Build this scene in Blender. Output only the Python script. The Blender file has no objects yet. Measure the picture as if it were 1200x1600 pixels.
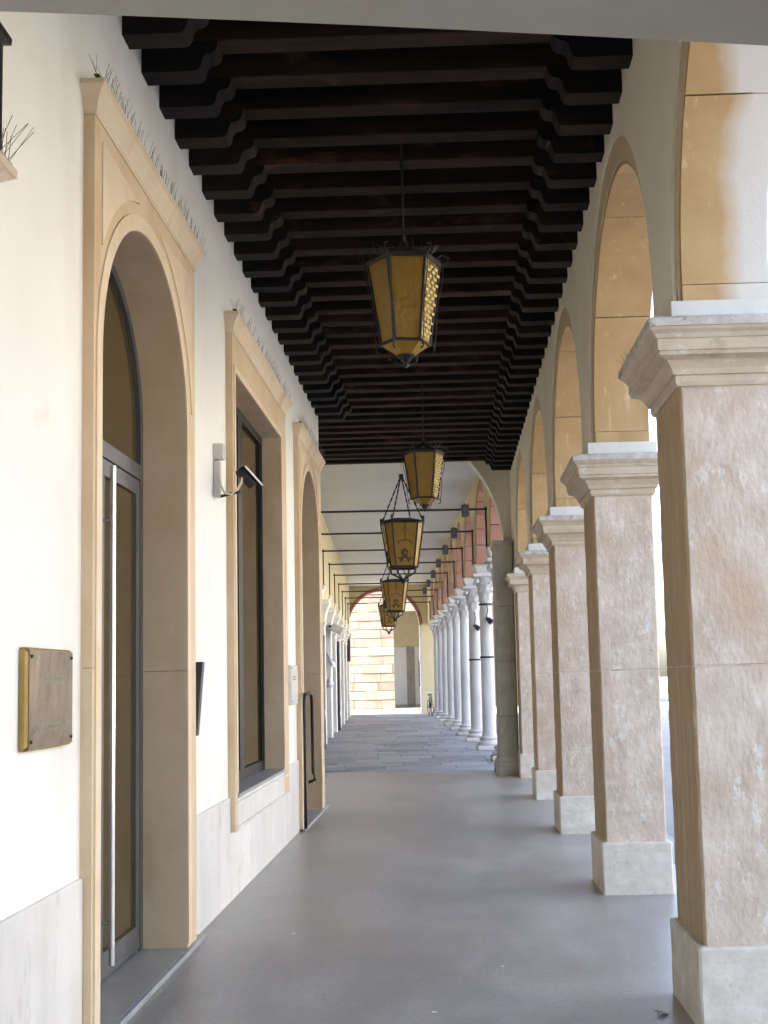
import bpy, math, random
from mathutils import Vector, Matrix
random.seed(7)
PI = math.pi; sin = math.sin; cos = math.cos
scn = bpy.context.scene
C = scn.collection

# ------------------------------------------------------------------ camera
cam = bpy.data.cameras.new('camera'); co = bpy.data.objects.new('camera', cam); C.objects.link(co)
Fv = Vector((-0.02505622, 0.99494062, 0.09728998)); Rv = Vector((0.99937114, 0.02737196, -0.02254097)); Uv = Vector((0.02508994, -0.09666401, 0.99500079))
m = Matrix((Rv, Uv, -Fv)).transposed().to_4x4(); m.translation = (0, 0, 1.6)
co.matrix_world = m
cam.sensor_fit = 'VERTICAL'; cam.sensor_height = 36; cam.lens = 1811.0*36/1600
cam.shift_x = (600-652.78)/1600; cam.shift_y = (883.1-800)/1600      # the photograph is a crop: its optical centre lies off the middle
cam.clip_start = .05; cam.clip_end = 2000
scn.camera = co

# ------------------------------------------------------------------ sky, sun, exposure
SUN_EL = math.radians(48); SUN_DIR = Vector((0.96, 0.105, 0)).normalized()      # the way the light travels over the ground
w = bpy.data.worlds.new('World'); scn.world = w; w.use_nodes = True
nt = w.node_tree; nt.nodes.clear()
sky = nt.nodes.new('ShaderNodeTexSky'); sky.sky_type = 'NISHITA'; sky.sun_disc = False
sky.sun_elevation = SUN_EL; sky.sun_rotation = math.atan2(-SUN_DIR.x, -SUN_DIR.y)
sky.dust_density = 4; sky.ozone_density = .6
bg = nt.nodes.new('ShaderNodeBackground'); bg.inputs[1].default_value = .15
ow = nt.nodes.new('ShaderNodeOutputWorld')
nt.links.new(sky.outputs[0], bg.inputs[0]); nt.links.new(bg.outputs[0], ow.inputs[0])
sl = bpy.data.lights.new('sun', 'SUN'); sl.energy = 4.5; sl.angle = math.radians(.55); sl.color = (1, .93, .82)
so = bpy.data.objects.new('sun', sl); C.objects.link(so); so.location = (-20, -8, 30)
dv = Vector((SUN_DIR.x*cos(SUN_EL), SUN_DIR.y*cos(SUN_EL), -sin(SUN_EL)))
so.rotation_euler = dv.to_track_quat('-Z', 'Y').to_euler()
vs = scn.view_settings
vs.view_transform = 'Standard'; vs.look = 'None'; vs.gamma = 1; vs.use_curve_mapping = False
vs.exposure = 3.05
scn.cycles.max_bounces = 10; scn.cycles.diffuse_bounces = 6; scn.cycles.glossy_bounces = 4
scn.cycles.caustics_reflective = False; scn.cycles.caustics_refractive = False
scn.cycles.sample_clamp_indirect = 6
scn.cycles.use_denoising = True

# ------------------------------------------------------------------ materials
def col(c): return (c[0], c[1], c[2], 1)
def mat(name, c1, c2=None, scale=3, rough=.7, bump=.15, bscale=None, stretch=(1, 1, 1), scuff=None, scuff_scale=5, scuff_at=.6,
        scuff_stretch=(1, 1, 1), metal=0, spec=.5, dirt=None, rrange=None, bdist=.004, tint=.0, coat=0, xsplit=None, scuff_mix=1, brown_x=None):
    """procedural paint/stone: two-tone noise, optional scuffed patches, per-object offset and tone, fine bump"""
    ma = bpy.data.materials.new(name); ma.use_nodes = True
    n = ma.node_tree.nodes; l = ma.node_tree.links
    b = n['Principled BSDF']
    b.inputs['Roughness'].default_value = rough; b.inputs['Metallic'].default_value = metal
    b.inputs['Specular IOR Level'].default_value = spec
    if coat: b.inputs['Coat Weight'].default_value = coat; b.inputs['Coat Roughness'].default_value = .12
    tc = n.new('ShaderNodeTexCoord'); oi = n.new('ShaderNodeObjectInfo')
    add = n.new('ShaderNodeVectorMath'); add.operation = 'ADD'
    sc_ = n.new('ShaderNodeVectorMath'); sc_.operation = 'SCALE'; sc_.inputs[0].default_value = (17, 29, 41)
    l.new(oi.outputs['Random'], sc_.inputs['Scale']); l.new(tc.outputs['Object'], add.inputs[0]); l.new(sc_.outputs[0], add.inputs[1])
    def mapped(st):
        mp = n.new('ShaderNodeMapping'); mp.inputs['Scale'].default_value = st; l.new(add.outputs[0], mp.inputs[0]); return mp.outputs[0]
    base = mapped(stretch)
    n1 = n.new('ShaderNodeTexNoise'); n1.inputs['Scale'].default_value = scale; n1.inputs['Detail'].default_value = 7; n1.inputs['Roughness'].default_value = .62
    l.new(base, n1.inputs['Vector'])
    mix = n.new('ShaderNodeMix'); mix.data_type = 'RGBA'
    mix.inputs[6].default_value = col(c1); mix.inputs[7].default_value = col(c2 or [min(1, v*1.12) for v in c1])
    r1 = n.new('ShaderNodeValToRGB'); r1.color_ramp.elements[0].position = .33; r1.color_ramp.elements[1].position = .67
    l.new(n1.outputs['Fac'], r1.inputs[0]); l.new(r1.outputs[0], mix.inputs[0])
    out = mix.outputs[2]
    if scuff:
        n2 = n.new('ShaderNodeTexNoise'); n2.inputs['Scale'].default_value = scuff_scale; n2.inputs['Detail'].default_value = 9; n2.inputs['Roughness'].default_value = .7
        l.new(mapped(scuff_stretch), n2.inputs['Vector'])
        r2 = n.new('ShaderNodeValToRGB'); r2.color_ramp.elements[0].position = scuff_at; r2.color_ramp.elements[1].position = scuff_at+.09
        l.new(n2.outputs['Fac'], r2.inputs[0])
        m2 = n.new('ShaderNodeMix'); m2.data_type = 'RGBA'; sm = n.new('ShaderNodeMath'); sm.operation = 'MULTIPLY'; sm.inputs[1].default_value = scuff_mix; l.new(r2.outputs[0], sm.inputs[0])
        l.new(sm.outputs[0], m2.inputs[0]); l.new(out, m2.inputs[6]); m2.inputs[7].default_value = col(scuff)
        out = m2.outputs[2]
    if dirt:
        n3 = n.new('ShaderNodeTexNoise'); n3.inputs['Scale'].default_value = dirt[1]; n3.inputs['Detail'].default_value = 8
        l.new(mapped(dirt[2]), n3.inputs['Vector'])
        r3 = n.new('ShaderNodeValToRGB'); r3.color_ramp.elements[0].position = dirt[3]; r3.color_ramp.elements[1].position = dirt[3]+.16
        l.new(n3.outputs['Fac'], r3.inputs[0])
        m3 = n.new('ShaderNodeMix'); m3.data_type = 'RGBA'; l.new(r3.outputs[0], m3.inputs[0]); l.new(out, m3.inputs[6]); m3.inputs[7].default_value = col(dirt[0])
        out = m3.outputs[2]
    if xsplit:      # golden wash up to a wavering edge, bare pale stone beyond it
        sx = n.new('ShaderNodeSeparateXYZ'); l.new(tc.outputs['Object'], sx.inputs[0])
        nx = n.new('ShaderNodeTexNoise'); nx.inputs['Scale'].default_value = 2.2; nx.inputs['Detail'].default_value = 5; l.new(mapped((.2, 1, .8)), nx.inputs['Vector'])
        ma_ = n.new('ShaderNodeMath'); ma_.operation = 'MULTIPLY_ADD'; l.new(nx.outputs['Fac'], ma_.inputs[0]); ma_.inputs[1].default_value = .28; l.new(sx.outputs[0], ma_.inputs[2])
        mr_ = n.new('ShaderNodeMapRange'); mr_.inputs['From Min'].default_value = xsplit[0]+.06; mr_.inputs['From Max'].default_value = xsplit[0]+.17; l.new(ma_.outputs[0], mr_.inputs['Value'])
        mx = n.new('ShaderNodeMix'); mx.data_type = 'RGBA'; l.new(mr_.outputs[0], mx.inputs[0]); l.new(out, mx.inputs[6]); mx.inputs[7].default_value = col(xsplit[1]); out = mx.outputs[2]
    if brown_x:      # darker, browner tone on the face towards the walkway
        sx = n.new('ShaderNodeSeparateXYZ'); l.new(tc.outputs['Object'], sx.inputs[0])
        mr_ = n.new('ShaderNodeMapRange'); mr_.inputs['From Min'].default_value = brown_x[0]; mr_.inputs['From Max'].default_value = brown_x[0]-.008; l.new(sx.outputs[0], mr_.inputs['Value'])
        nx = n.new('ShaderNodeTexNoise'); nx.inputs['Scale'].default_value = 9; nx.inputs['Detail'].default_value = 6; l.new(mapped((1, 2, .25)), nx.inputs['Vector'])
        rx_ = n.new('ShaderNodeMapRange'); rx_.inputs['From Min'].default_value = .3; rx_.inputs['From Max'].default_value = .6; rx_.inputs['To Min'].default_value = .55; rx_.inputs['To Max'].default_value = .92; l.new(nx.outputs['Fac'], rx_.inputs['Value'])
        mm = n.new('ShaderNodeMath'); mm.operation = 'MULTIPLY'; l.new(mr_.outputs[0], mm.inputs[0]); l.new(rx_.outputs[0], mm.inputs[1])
        mx = n.new('ShaderNodeMix'); mx.data_type = 'RGBA'; l.new(mm.outputs[0], mx.inputs[0]); l.new(out, mx.inputs[6]); mx.inputs[7].default_value = col(brown_x[1]); out = mx.outputs[2]
    if tint:
        hv = n.new('ShaderNodeHueSaturation'); mr = n.new('ShaderNodeMapRange')
        mr.inputs['To Min'].default_value = 1-tint; mr.inputs['To Max'].default_value = 1+tint
        l.new(oi.outputs['Random'], mr.inputs['Value']); l.new(mr.outputs[0], hv.inputs['Value']); l.new(out, hv.inputs['Color']); out = hv.outputs[0]
    l.new(out, b.inputs['Base Color'])
    if rrange:
        mr = n.new('ShaderNodeMapRange'); mr.inputs['To Min'].default_value = rrange[0]; mr.inputs['To Max'].default_value = rrange[1]
        mr.inputs['From Min'].default_value = .3; mr.inputs['From Max'].default_value = .7
        l.new(n1.outputs['Fac'], mr.inputs['Value']); l.new(mr.outputs[0], b.inputs['Roughness'])
    if bump:
        nb = n.new('ShaderNodeTexNoise'); nb.inputs['Scale'].default_value = bscale or scale*12; nb.inputs['Detail'].default_value = 6
        l.new(base, nb.inputs['Vector'])
        bp = n.new('ShaderNodeBump'); bp.inputs['Strength'].default_value = bump; bp.inputs['Distance'].default_value = bdist
        l.new(nb.outputs['Fac'], bp.inputs['Height']); l.new(bp.outputs[0], b.inputs['Normal'])
    return ma

M = {}
M['white_plaster'] = mat('white_plaster', (.76, .755, .72), (.81, .805, .775), 1.2, .8, .2, 45, dirt=((.69, .67, .61), .9, (1, 1, .5), .56), scuff=(.72, .70, .655), scuff_scale=3.4, scuff_at=.58, scuff_mix=.6)
M['marble'] = mat('marble', (.64, .625, .595), (.79, .775, .745), 2.6, .35, .06, 40, stretch=(1, 1, .4), scuff=(.50, .49, .47), scuff_scale=4, scuff_at=.57, scuff_stretch=(1, 1, .35), scuff_mix=.7, tint=.07, dirt=((.57, .55, .51), 9, (1, 1, .6), .62))
M['portal_stone'] = mat('portal_stone', (.58, .435, .275), (.66, .52, .36), 3.0, .75, .25, 60, dirt=((.47, .335, .19), 2.2, (1, 1, .3), .56))
M['portal_light'] = mat('portal_light', (.65, .52, .365), (.72, .60, .45), 3.0, .75, .25, 60, dirt=((.52, .385, .235), 3, (1, 1, .4), .57))
M['sill_stone'] = mat('sill_stone', (.26, .26, .26), (.36, .36, .35), 5, .35, .08)
M['pillar_stone'] = mat('pillar_stone', (.48, .375, .285), (.64, .55, .46), 8, .85, .9, 38, stretch=(1, 1, .55), scuff=(.70, .67, .62), scuff_scale=12, scuff_at=.555, scuff_stretch=(1.1, 1.1, .6), scuff_mix=.65, dirt=((.50, .37, .27), 3.0, (1, 1, .5), .55), bdist=.01, brown_x=(.0475, (.37, .265, .14)))
M['capital_stone'] = mat('capital_stone', (.47, .38, .28), (.58, .49, .385), 5, .85, .6, 40, scuff=(.66, .61, .54), scuff_scale=9, scuff_at=.58, scuff_mix=.7, dirt=((.29, .22, .15), 5, (1, 1, 1.6), .6))
M['plinth_stone'] = mat('plinth_stone', (.53, .48, .40), (.66, .61, .53), 9, .75, .6, 40, scuff=(.42, .37, .30), scuff_scale=16, scuff_at=.57, scuff_mix=.6, dirt=((.72, .69, .63), 5, (1, 1, 1), .58))
M['lead_edge'] = mat('lead_edge', (.40, .36, .31), (.60, .56, .50), 14, .85, .8, 50, scuff=(.22, .19, .16), scuff_scale=12, scuff_at=.56)
M['impost_white'] = mat('impost_white', (.60, .58, .52), (.68, .66, .60), 6, .6, .1)
M['arcade_plaster'] = mat('arcade_plaster', (.66, .62, .50), (.71, .67, .56), 1.5, .85, .12, 60, dirt=((.56, .52, .40), 1.4, (1, 1, .5), .62))
M['archivolt'] = mat('archivolt', (.50, .40, .25), (.56, .46, .30), 2, .85, .15, 60)
def arch_mat(name, split): return mat(name, (.42, .265, .115), (.50, .335, .165), 3, .8, .3, 70, scuff=(.62, .49, .33), scuff_scale=5, scuff_at=.59, scuff_stretch=(2.6, 2.6, .1), scuff_mix=.7, xsplit=split, tint=.05, dirt=((.34, .205, .085), 2.4, (1, 1, .25), .56))
M['arch_stone'] = arch_mat('arch_stone', None)
M['arch_stone_weathered'] = arch_mat('arch_stone_weathered', (1.40, (.62, .57, .51)))
M['terrazzo'] = mat('terrazzo', (.255, .238, .218), (.40, .375, .347), 1.9, .34, .1, 60, stretch=(1, .6, 1), scuff=(.20, .188, .175), scuff_scale=45, scuff_at=.50, scuff_mix=.35, rrange=(.31, .46), dirt=((.42, .40, .375), 30, (1, 1, 1), .6), spec=.45)
M['slab_stone'] = mat('slab_stone', (.19, .19, .195), (.27, .268, .265), 2.5, .55, .25, 40, tint=.28, rrange=(.38, .65))
M['joint'] = mat('joint', (.10, .098, .095), (.14, .135, .13), 8, .9, .2)
M['piazza'] = mat('piazza', (.22, .217, .21), (.28, .275, .265), .6, .75, .25, 20)
M['beam_wood'] = mat('beam_wood', (.008, .0055, .004), (.034, .018, .011), 3, .8, .6, 30, stretch=(.35, 3, 3), scuff=(.07, .034, .019), scuff_scale=2.6, scuff_at=.57, scuff_stretch=(.6, 2, 2), tint=.4, spec=.2)
M['corbel_wood'] = mat('corbel_wood', (.005, .004, .0035), (.017, .012, .009), 4, .75, .5, 30, stretch=(.5, 2, 2), scuff=(.07, .028, .016), scuff_scale=3, scuff_at=.6, tint=.45, spec=.25)
M['board_wood'] = mat('board_wood', (.008, .006, .005), (.014, .01, .008), 3, .85, .3)
M['dark_metal'] = mat('dark_metal', (.010, .010, .012), (.016, .016, .018), 10, .5, .04, spec=.25)
M['grey_metal'] = mat('grey_metal', (.10, .10, .105), (.125, .125, .13), 8, .45, .03, metal=.4)
M['iron'] = mat('iron', (.022, .02, .019), (.04, .034, .03), 20, .6, .3, metal=.4)
M['steel'] = mat('steel', (.80, .80, .80), (.86, .86, .86), 30, .2, .0, metal=1)
M['brass'] = mat('brass', (.26, .17, .06), (.36, .25, .10), 12, .4, .12, 18, metal=1, bdist=.01)
M['plaque_face'] = mat('plaque_face', (.085, .058, .036), (.17, .125, .08), 4, .28, .2, 7, metal=.5, bdist=.03)
M['engraving'] = mat('engraving', (.20, .20, .15), (.26, .26, .2), 20, .5, .1)
M['cabinet_black'] = mat('cabinet_black', (.012, .01, .016), (.02, .018, .024), 8, .35, .02)
M['cctv_grey'] = mat('cctv_grey', (.50, .48, .45), (.58, .56, .53), 8, .5, .03)
M['cable_cream'] = mat('cable_cream', (.60, .52, .40), (.66, .58, .46), 10, .6, .05)
M['white_metal'] = mat('white_metal', (.82, .82, .82), (.86, .86, .86), 8, .35, .02)
M['spike_wire'] = mat('spike_wire', (.09, .075, .05), (.15, .125, .09), 10, .4, 0, metal=.6)
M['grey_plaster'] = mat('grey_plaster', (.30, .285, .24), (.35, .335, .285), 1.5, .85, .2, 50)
M['pier_stone'] = mat('pier_stone', (.28, .26, .21), (.38, .355, .29), 3, .85, .35, 40, dirt=((.2, .185, .15), 2, (1, 1, .5), .6))
M['vault_white'] = mat('vault_white', (.62, .61, .57), (.68, .67, .63), .9, .85, .1, 30)
M['yellow_plaster'] = mat('yellow_plaster', (.62, .53, .32), (.68, .60, .39), 1.2, .85, .1, 40, dirt=((.55, .46, .27), .8, (1, 1, .6), .62))
M['brick_red'] = mat('brick_red', (.29, .145, .105), (.37, .20, .15), 3, .85, .35, 40, dirt=((.40, .26, .205), 4, (1, 1, 1), .6), tint=.12)
M['column_marble'] = mat('column_marble', (.47, .465, .46), (.60, .595, .585), 3, .55, .2, 30, stretch=(1, 1, .4), tint=.08)
M['rustic_stone'] = mat('rustic_stone', (.27, .215, .16), (.34, .285, .225), 2.2, .85, .4, 20, tint=.16, dirt=((.37, .33, .275), 1.2, (1, 1, 1), .56))
M['rustic_joint'] = mat('rustic_joint', (.11, .088, .07), (.14, .115, .09), 3, .9, .2)
M['shop_white'] = mat('shop_white', (.74, .73, .68), (.80, .79, .74), 2, .7, .1)
M['shop_blue'] = mat('shop_blue', (.02, .022, .055), (.03, .03, .075), 3, .2, .02)
M['awning'] = mat('awning', (.72, .70, .80), (.80, .78, .86), 4, .8, .1)
M['awning_print'] = mat('awning_print', (.25, .22, .42), (.3, .26, .48), 6, .8, .05)
M['sign_dark'] = mat('sign_dark', (.035, .035, .045), (.05, .05, .06), 6, .5, .02)
M['warm_facade'] = mat('warm_facade', (.64, .60, .53), (.70, .66, .60), .6, .85, .15, 10)
M['pale_facade'] = mat('pale_facade', (.70, .67, .60), (.76, .73, .67), .6, .85, .15, 10)
M['roof_tile'] = mat('roof_tile', (.34, .15, .09), (.42, .21, .13), 2, .85, .3)
M['shutter'] = mat('shutter', (.10, .14, .10), (.13, .17, .12), 3, .6, .05)
M['window_dark'] = mat('window_dark', (.03, .032, .035), (.045, .045, .05), 2, .1, .0)

def glass_mat(name, c1, c2, rough=.05, bump=.0, bscale=3, spec=.6):
    ma = mat(name, c1, c2, .9, rough, bump, bscale, spec=spec, bdist=.02, stretch=(1, 1, .5)); return ma
M['door_glass'] = glass_mat('door_glass', (.050, .034, .012), (.070, .048, .018), .06, .05, 2)

def amber(name, knobbly):
    ma = bpy.data.materials.new(name); ma.use_nodes = True
    n = ma.node_tree.nodes; l = ma.node_tree.links; n.clear()
    out = n.new('ShaderNodeOutputMaterial')
    tr = n.new('ShaderNodeBsdfTranslucent'); gl = n.new('ShaderNodeBsdfGlossy'); df = n.new('ShaderNodeBsdfDiffuse')
    gl.inputs['Roughness'].default_value = .1 if knobbly else .32; gl.inputs['Color'].default_value = (1, .9, .7, 1)
    tc = n.new('ShaderNodeTexCoord'); mp = n.new('ShaderNodeMapping'); l.new(tc.outputs['Object'], mp.inputs[0])
    no = n.new('ShaderNodeTexNoise'); no.inputs['Scale'].default_value = 7; no.inputs['Detail'].default_value = 4; l.new(mp.outputs[0], no.inputs['Vector'])
    cr = n.new('ShaderNodeValToRGB'); cr.color_ramp.elements[0].color = (.52, .28, .015, 1); cr.color_ramp.elements[1].color = (.76, .48, .05, 1)
    l.new(no.outputs['Fac'], cr.inputs[0]); l.new(cr.outputs[0], tr.inputs[0]); l.new(cr.outputs[0], df.inputs[0])
    vo = n.new('ShaderNodeTexVoronoi'); vo.inputs['Randomness'].default_value = .12 if knobbly else .6; vo.inputs['Scale'].default_value = 19 if knobbly else 22; l.new(mp.outputs[0], vo.inputs['Vector'])
    bp = n.new('ShaderNodeBump'); bp.invert = True; bp.inputs['Strength'].default_value = .9 if knobbly else .25; bp.inputs['Distance'].default_value = .02
    l.new(vo.outputs['Distance'], bp.inputs['Height']); l.new(bp.outputs[0], gl.inputs['Normal']); l.new(bp.outputs[0], df.inputs['Normal'])
    m1 = n.new('ShaderNodeMixShader'); m1.inputs[0].default_value = .3; l.new(tr.outputs[0], m1.inputs[1]); l.new(df.outputs[0], m1.inputs[2])
    fr = n.new('ShaderNodeFresnel'); fr.inputs[0].default_value = 1.5; l.new(bp.outputs[0], fr.inputs['Normal'])
    m2 = n.new('ShaderNodeMixShader'); l.new(fr.outputs[0], m2.inputs[0]); l.new(m1.outputs[0], m2.inputs[1]); l.new(gl.outputs[0], m2.inputs[2])
    l.new(m2.outputs[0], out.inputs[0])
    return ma
M['amber_glass'] = amber('amber_glass', False)
M['knob_glint_glass'] = mat('knob_glint_glass', (.62, .50, .22), (.72, .62, .34), 8, .12, 0, spec=.6)  # paler than the panes: the bright glints on the knobs are put in their colour
M['knobbly_glass'] = amber('knobbly_glass', True)

# ------------------------------------------------------------------ mesh helpers
class MB:
    def __init__(s): s.v = []; s.f = []
    def add(s, vs_, fs): 
        k = len(s.v); s.v += [tuple(p) for p in vs_]; s.f += [tuple(i+k for i in f) for f in fs]; return s
    def box(s, x0, x1, y0, y1, z0, z1):
        v = [(x, y, z) for z in (z0, z1) for y in (y0, y1) for x in (x0, x1)]
        return s.add(v, [(0, 2, 3, 1), (4, 5, 7, 6), (0, 1, 5, 4), (2, 6, 7, 3), (0, 4, 6, 2), (1, 3, 7, 5)])
    def cbox(s, x0, x1, y0, y1, z0, z1, c=.01):            # box with all edges chamfered
        rings = [(z0, c), (z0+c, 0), (z1-c, 0), (z1, c)]
        return s.loft(x0, x1, y0, y1, [(-o, z) for z, o in rings], c)
    def loft(s, x0, x1, y0, y1, prof, ch=.006, cap=True):   # stacked chamfered rectangles, prof = [(outward offset, z)]
        k = len(s.v)
        for o, z in prof:
            a, b, c, d = x0-o, x1+o, y0-o, y1+o
            s.v += [(a+ch, c, z), (b-ch, c, z), (b, c+ch, z), (b, d-ch, z), (b-ch, d, z), (a+ch, d, z), (a, d-ch, z), (a, c+ch, z)]
        for i in range(len(prof)-1):
            for j in range(8):
                p = k+i*8; q = (j+1) % 8
                s.f.append((p+j, p+q, p+8+q, p+8+j))
        if cap:
            s.f.append(tuple(k+j for j in range(7, -1, -1))); t = k+8*(len(prof)-1); s.f.append(tuple(t+j for j in range(8)))
        return s
    def prism(s, pts, fn, w0, w1):                          # outline pts (u, z) pushed from w0 to w1; fn(u, w, z) -> xyz
        n = len(pts); v = [fn(u, w0, z) for u, z in pts]+[fn(u, w1, z) for u, z in pts]
        return s.add(v, [tuple(range(n)), tuple(range(2*n-1, n-1, -1))]+[(i, (i+1) % n, (i+1) % n+n, i+n) for i in range(n)])
    def arch(s, fn, u0, u1, c, R, zs, zt, w0, w1, n=28, R_z=None):   # wall u0..u1 from zs up to zt with a round-headed hole, w0..w1 thick
        Rz = R_z or R
        ps = [(c+R*cos(PI-PI*i/n), zs+Rz*sin(PI*i/n)) for i in range(n+1)]
        tp = [(p[0], zt) for p in ps]
        for w in (w0, w1):
            s.add([fn(u, w, z) for u, z in ps]+[fn(u, w, z) for u, z in tp], [(i, i+1, i+n+2, i+n+1) for i in range(n)])
        s.add([fn(u, w0, z) for u, z in ps]+[fn(u, w1, z) for u, z in ps], [(i, i+1, i+n+2, i+n+1) for i in range(n)])
        for a, b in ((u0, c-R), (c+R, u1)):
            if b-a > 1e-4: s.prism([(a, zs), (b, zs), (b, zt), (a, zt)], fn, w0, w1)
        s.add([fn(c-R, w0, zt), fn(c+R, w0, zt), fn(c+R, w1, zt), fn(c-R, w1, zt)], [(0, 1, 2, 3)])
        return s
    def ring(s, fn, c, R0, R1, zs, w0, w1, a0=0, a1=PI, n=24, foot=0, k0=1, k1=1):   # arch ring R0..R1, optional straight feet
        pts = [(c+R1*cos(a0+(a1-a0)*i/n), zs+k1*R1*sin(a0+(a1-a0)*i/n)) for i in range(n+1)]
        qts = [(c+R0*cos(a0+(a1-a0)*i/n), zs+k0*R0*sin(a0+(a1-a0)*i/n)) for i in range(n+1)]
        if foot:
            pts = [(c+R1, zs-foot)]+pts+[(c-R1, zs-foot)]; qts = [(c+R0, zs-foot)]+qts+[(c-R0, zs-foot)]
        N = len(pts); k = len(s.v)
        for w in (w0, w1): s.v += [fn(u, w, z) for u, z in pts]+[fn(u, w, z) for u, z in qts]
        for i in range(N-1):
            a, b, c2, d = k+i, k+i+1, k+N+i, k+N+i+1
            o = 2*N
            s.f += [(a, b, d, c2), (a+o, c2+o, d+o, b+o), (a, a+o, b+o, b), (c2, d, d+o, c2+o)]
        for i in (0, N-1): s.f.append((k+i, k+N+i, k+3*N+i, k+2*N+i))
        return s
    def tube(s, pts, r, n=8, caps=True):
        pts = [Vector(p) for p in pts]; k0 = len(s.v); rr = r if isinstance(r, (list, tuple)) else [r]*len(pts)
        for i, p in enumerate(pts):
            t = (pts[min(i+1, len(pts)-1)]-pts[max(i-1, 0)]).normalized()
            a = t.cross(Vector((0, 0, 1)));
            if a.length < 1e-3: a = t.cross(Vector((1, 0, 0)))
            a.normalize(); b = t.cross(a)
            s.v += [tuple(p+(a*cos(2*PI*j/n)+b*sin(2*PI*j/n))*rr[i]) for j in range(n)]
        for i in range(len(pts)-1):
            for j in range(n):
                s.f.append((k0+i*n+j, k0+i*n+(j+1) % n, k0+(i+1)*n+(j+1) % n, k0+(i+1)*n+j))
        if caps: s.f.append(tuple(k0+j for j in range(n-1, -1, -1))); e = k0+(len(pts)-1)*n; s.f.append(tuple(e+j for j in range(n)))
        return s
    def lathe(s, prof, n=24, cx=0, cy=0, ph=0):
        k = len(s.v)
        for r, z in prof: s.v += [(cx+r*cos(2*PI*j/n+ph), cy+r*sin(2*PI*j/n+ph), z) for j in range(n)]
        for i in range(len(prof)-1):
            for j in range(n): s.f.append((k+i*n+j, k+i*n+(j+1) % n, k+(i+1)*n+(j+1) % n, k+(i+1)*n+j))
        s.f.append(tuple(k+j for j in range(n-1, -1, -1))); e = k+(len(prof)-1)*n; s.f.append(tuple(e+j for j in range(n)))
        return s
    def cornice(s, xw, xf, y0, y1, prof):                   # moulding with mitred returns, on a wall facing +x
        k = len(s.v); n = len(prof)
        for o, z in prof: s.v += [(xw, y0-o, z), (xf+o, y0-o, z), (xf+o, y1+o, z), (xw, y1+o, z)]
        for i in range(n-1):
            for j in range(3): p = k+4*i; s.f.append((p+j, p+j+1, p+5+j, p+4+j))
        s.f += [(k, k+1, k+2, k+3), tuple(k+4*(n-1)+j for j in (3, 2, 1, 0))]
        return s
    def build(s, name, ma, parent=None, loc=(0, 0, 0), rz=0, smooth=None):
        me = bpy.data.meshes.new(name); me.from_pydata(s.v, [], s.f); me.update()
        import bmesh
        bm = bmesh.new(); bm.from_mesh(me); bmesh.ops.recalc_face_normals(bm, faces=bm.faces); bm.to_mesh(me); bm.free()
        me.materials.append(M[ma] if isinstance(ma, str) else ma)
        if smooth:
            me.polygons.foreach_set('use_smooth', [True]*len(me.polygons)); me.set_sharp_from_angle(angle=math.radians(smooth))
        o = bpy.data.objects.new(name, me); C.objects.link(o); o.parent = parent; o.location = loc; o.rotation_euler = (0, 0, rz)
        return o
def worn(mb, amp, sd):
    r_ = random.Random(sd); mb.v = [(x+r_.uniform(-amp, amp), y+r_.uniform(-amp, amp), z) for x, y, z in mb.v]; return mb
def tag(o, label, cat=None, group=None, kind=None):
    if label: o['label'] = label
    if cat: o['category'] = cat
    if group: o['group'] = group
    if kind: o['kind'] = kind
    return o
def empty(name, loc=(0, 0, 0), rz=0, **k):
    o = bpy.data.objects.new(name, None); C.objects.link(o); o.location = loc; o.rotation_euler = (0, 0, rz); o.empty_display_size = .1
    return o
def share(o, parent, loc=None, rz=None, keep_children=True):   # copy one object (and its children), sharing mesh data
    c = o.copy(); C.objects.link(c); c.parent = parent
    if loc is not None: c.location = loc
    if rz is not None: c.rotation_euler = (0, 0, rz)
    for ch in o.children:
        if keep_children: share(ch, c)
    return c
YX = lambda u, w, z: (w, u, z)        # wall running along y, w is x
XY = lambda u, w, z: (u, w, z)        # wall running along x, w is y

# main dimensions, metres
XL = -1.66; XF = -1.606              # left wall face, face of its stone surrounds
XP = 1.082; P_IN = .0316; DP = .6946; WP = .51; Y1 = 5.3457; S = 3.305
XW = 1.116; XO = 1.56                  # arcade wall inner and outer face
ZT = 3.21; ZB = 2.958
TH = .0569                            # the far colonnade turns this much to the left

# ------------------------------------------------------------------ ground
g = MB().box(-400, 400, -300, 500, -.4, -.14).build('ground', 'piazza'); tag(g, None, None, None, 'structure')
fl = MB(); fl.prism([(-12, -12), (1.85, -12), (1.85, 19.72), (-3, 20.97), (-12, 20.97)], lambda u, w, z: (u, z, w), -.139, 0)
fl = fl.build('terrazzo_floor', 'terrazzo'); tag(fl, None, None, None, 'structure')
kb = MB().cbox(1.852, 2.15, -12, 19.7, -.139, -.004, .012).build('kerb', 'slab_stone'); tag(kb, None, None, None, 'structure')

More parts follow.
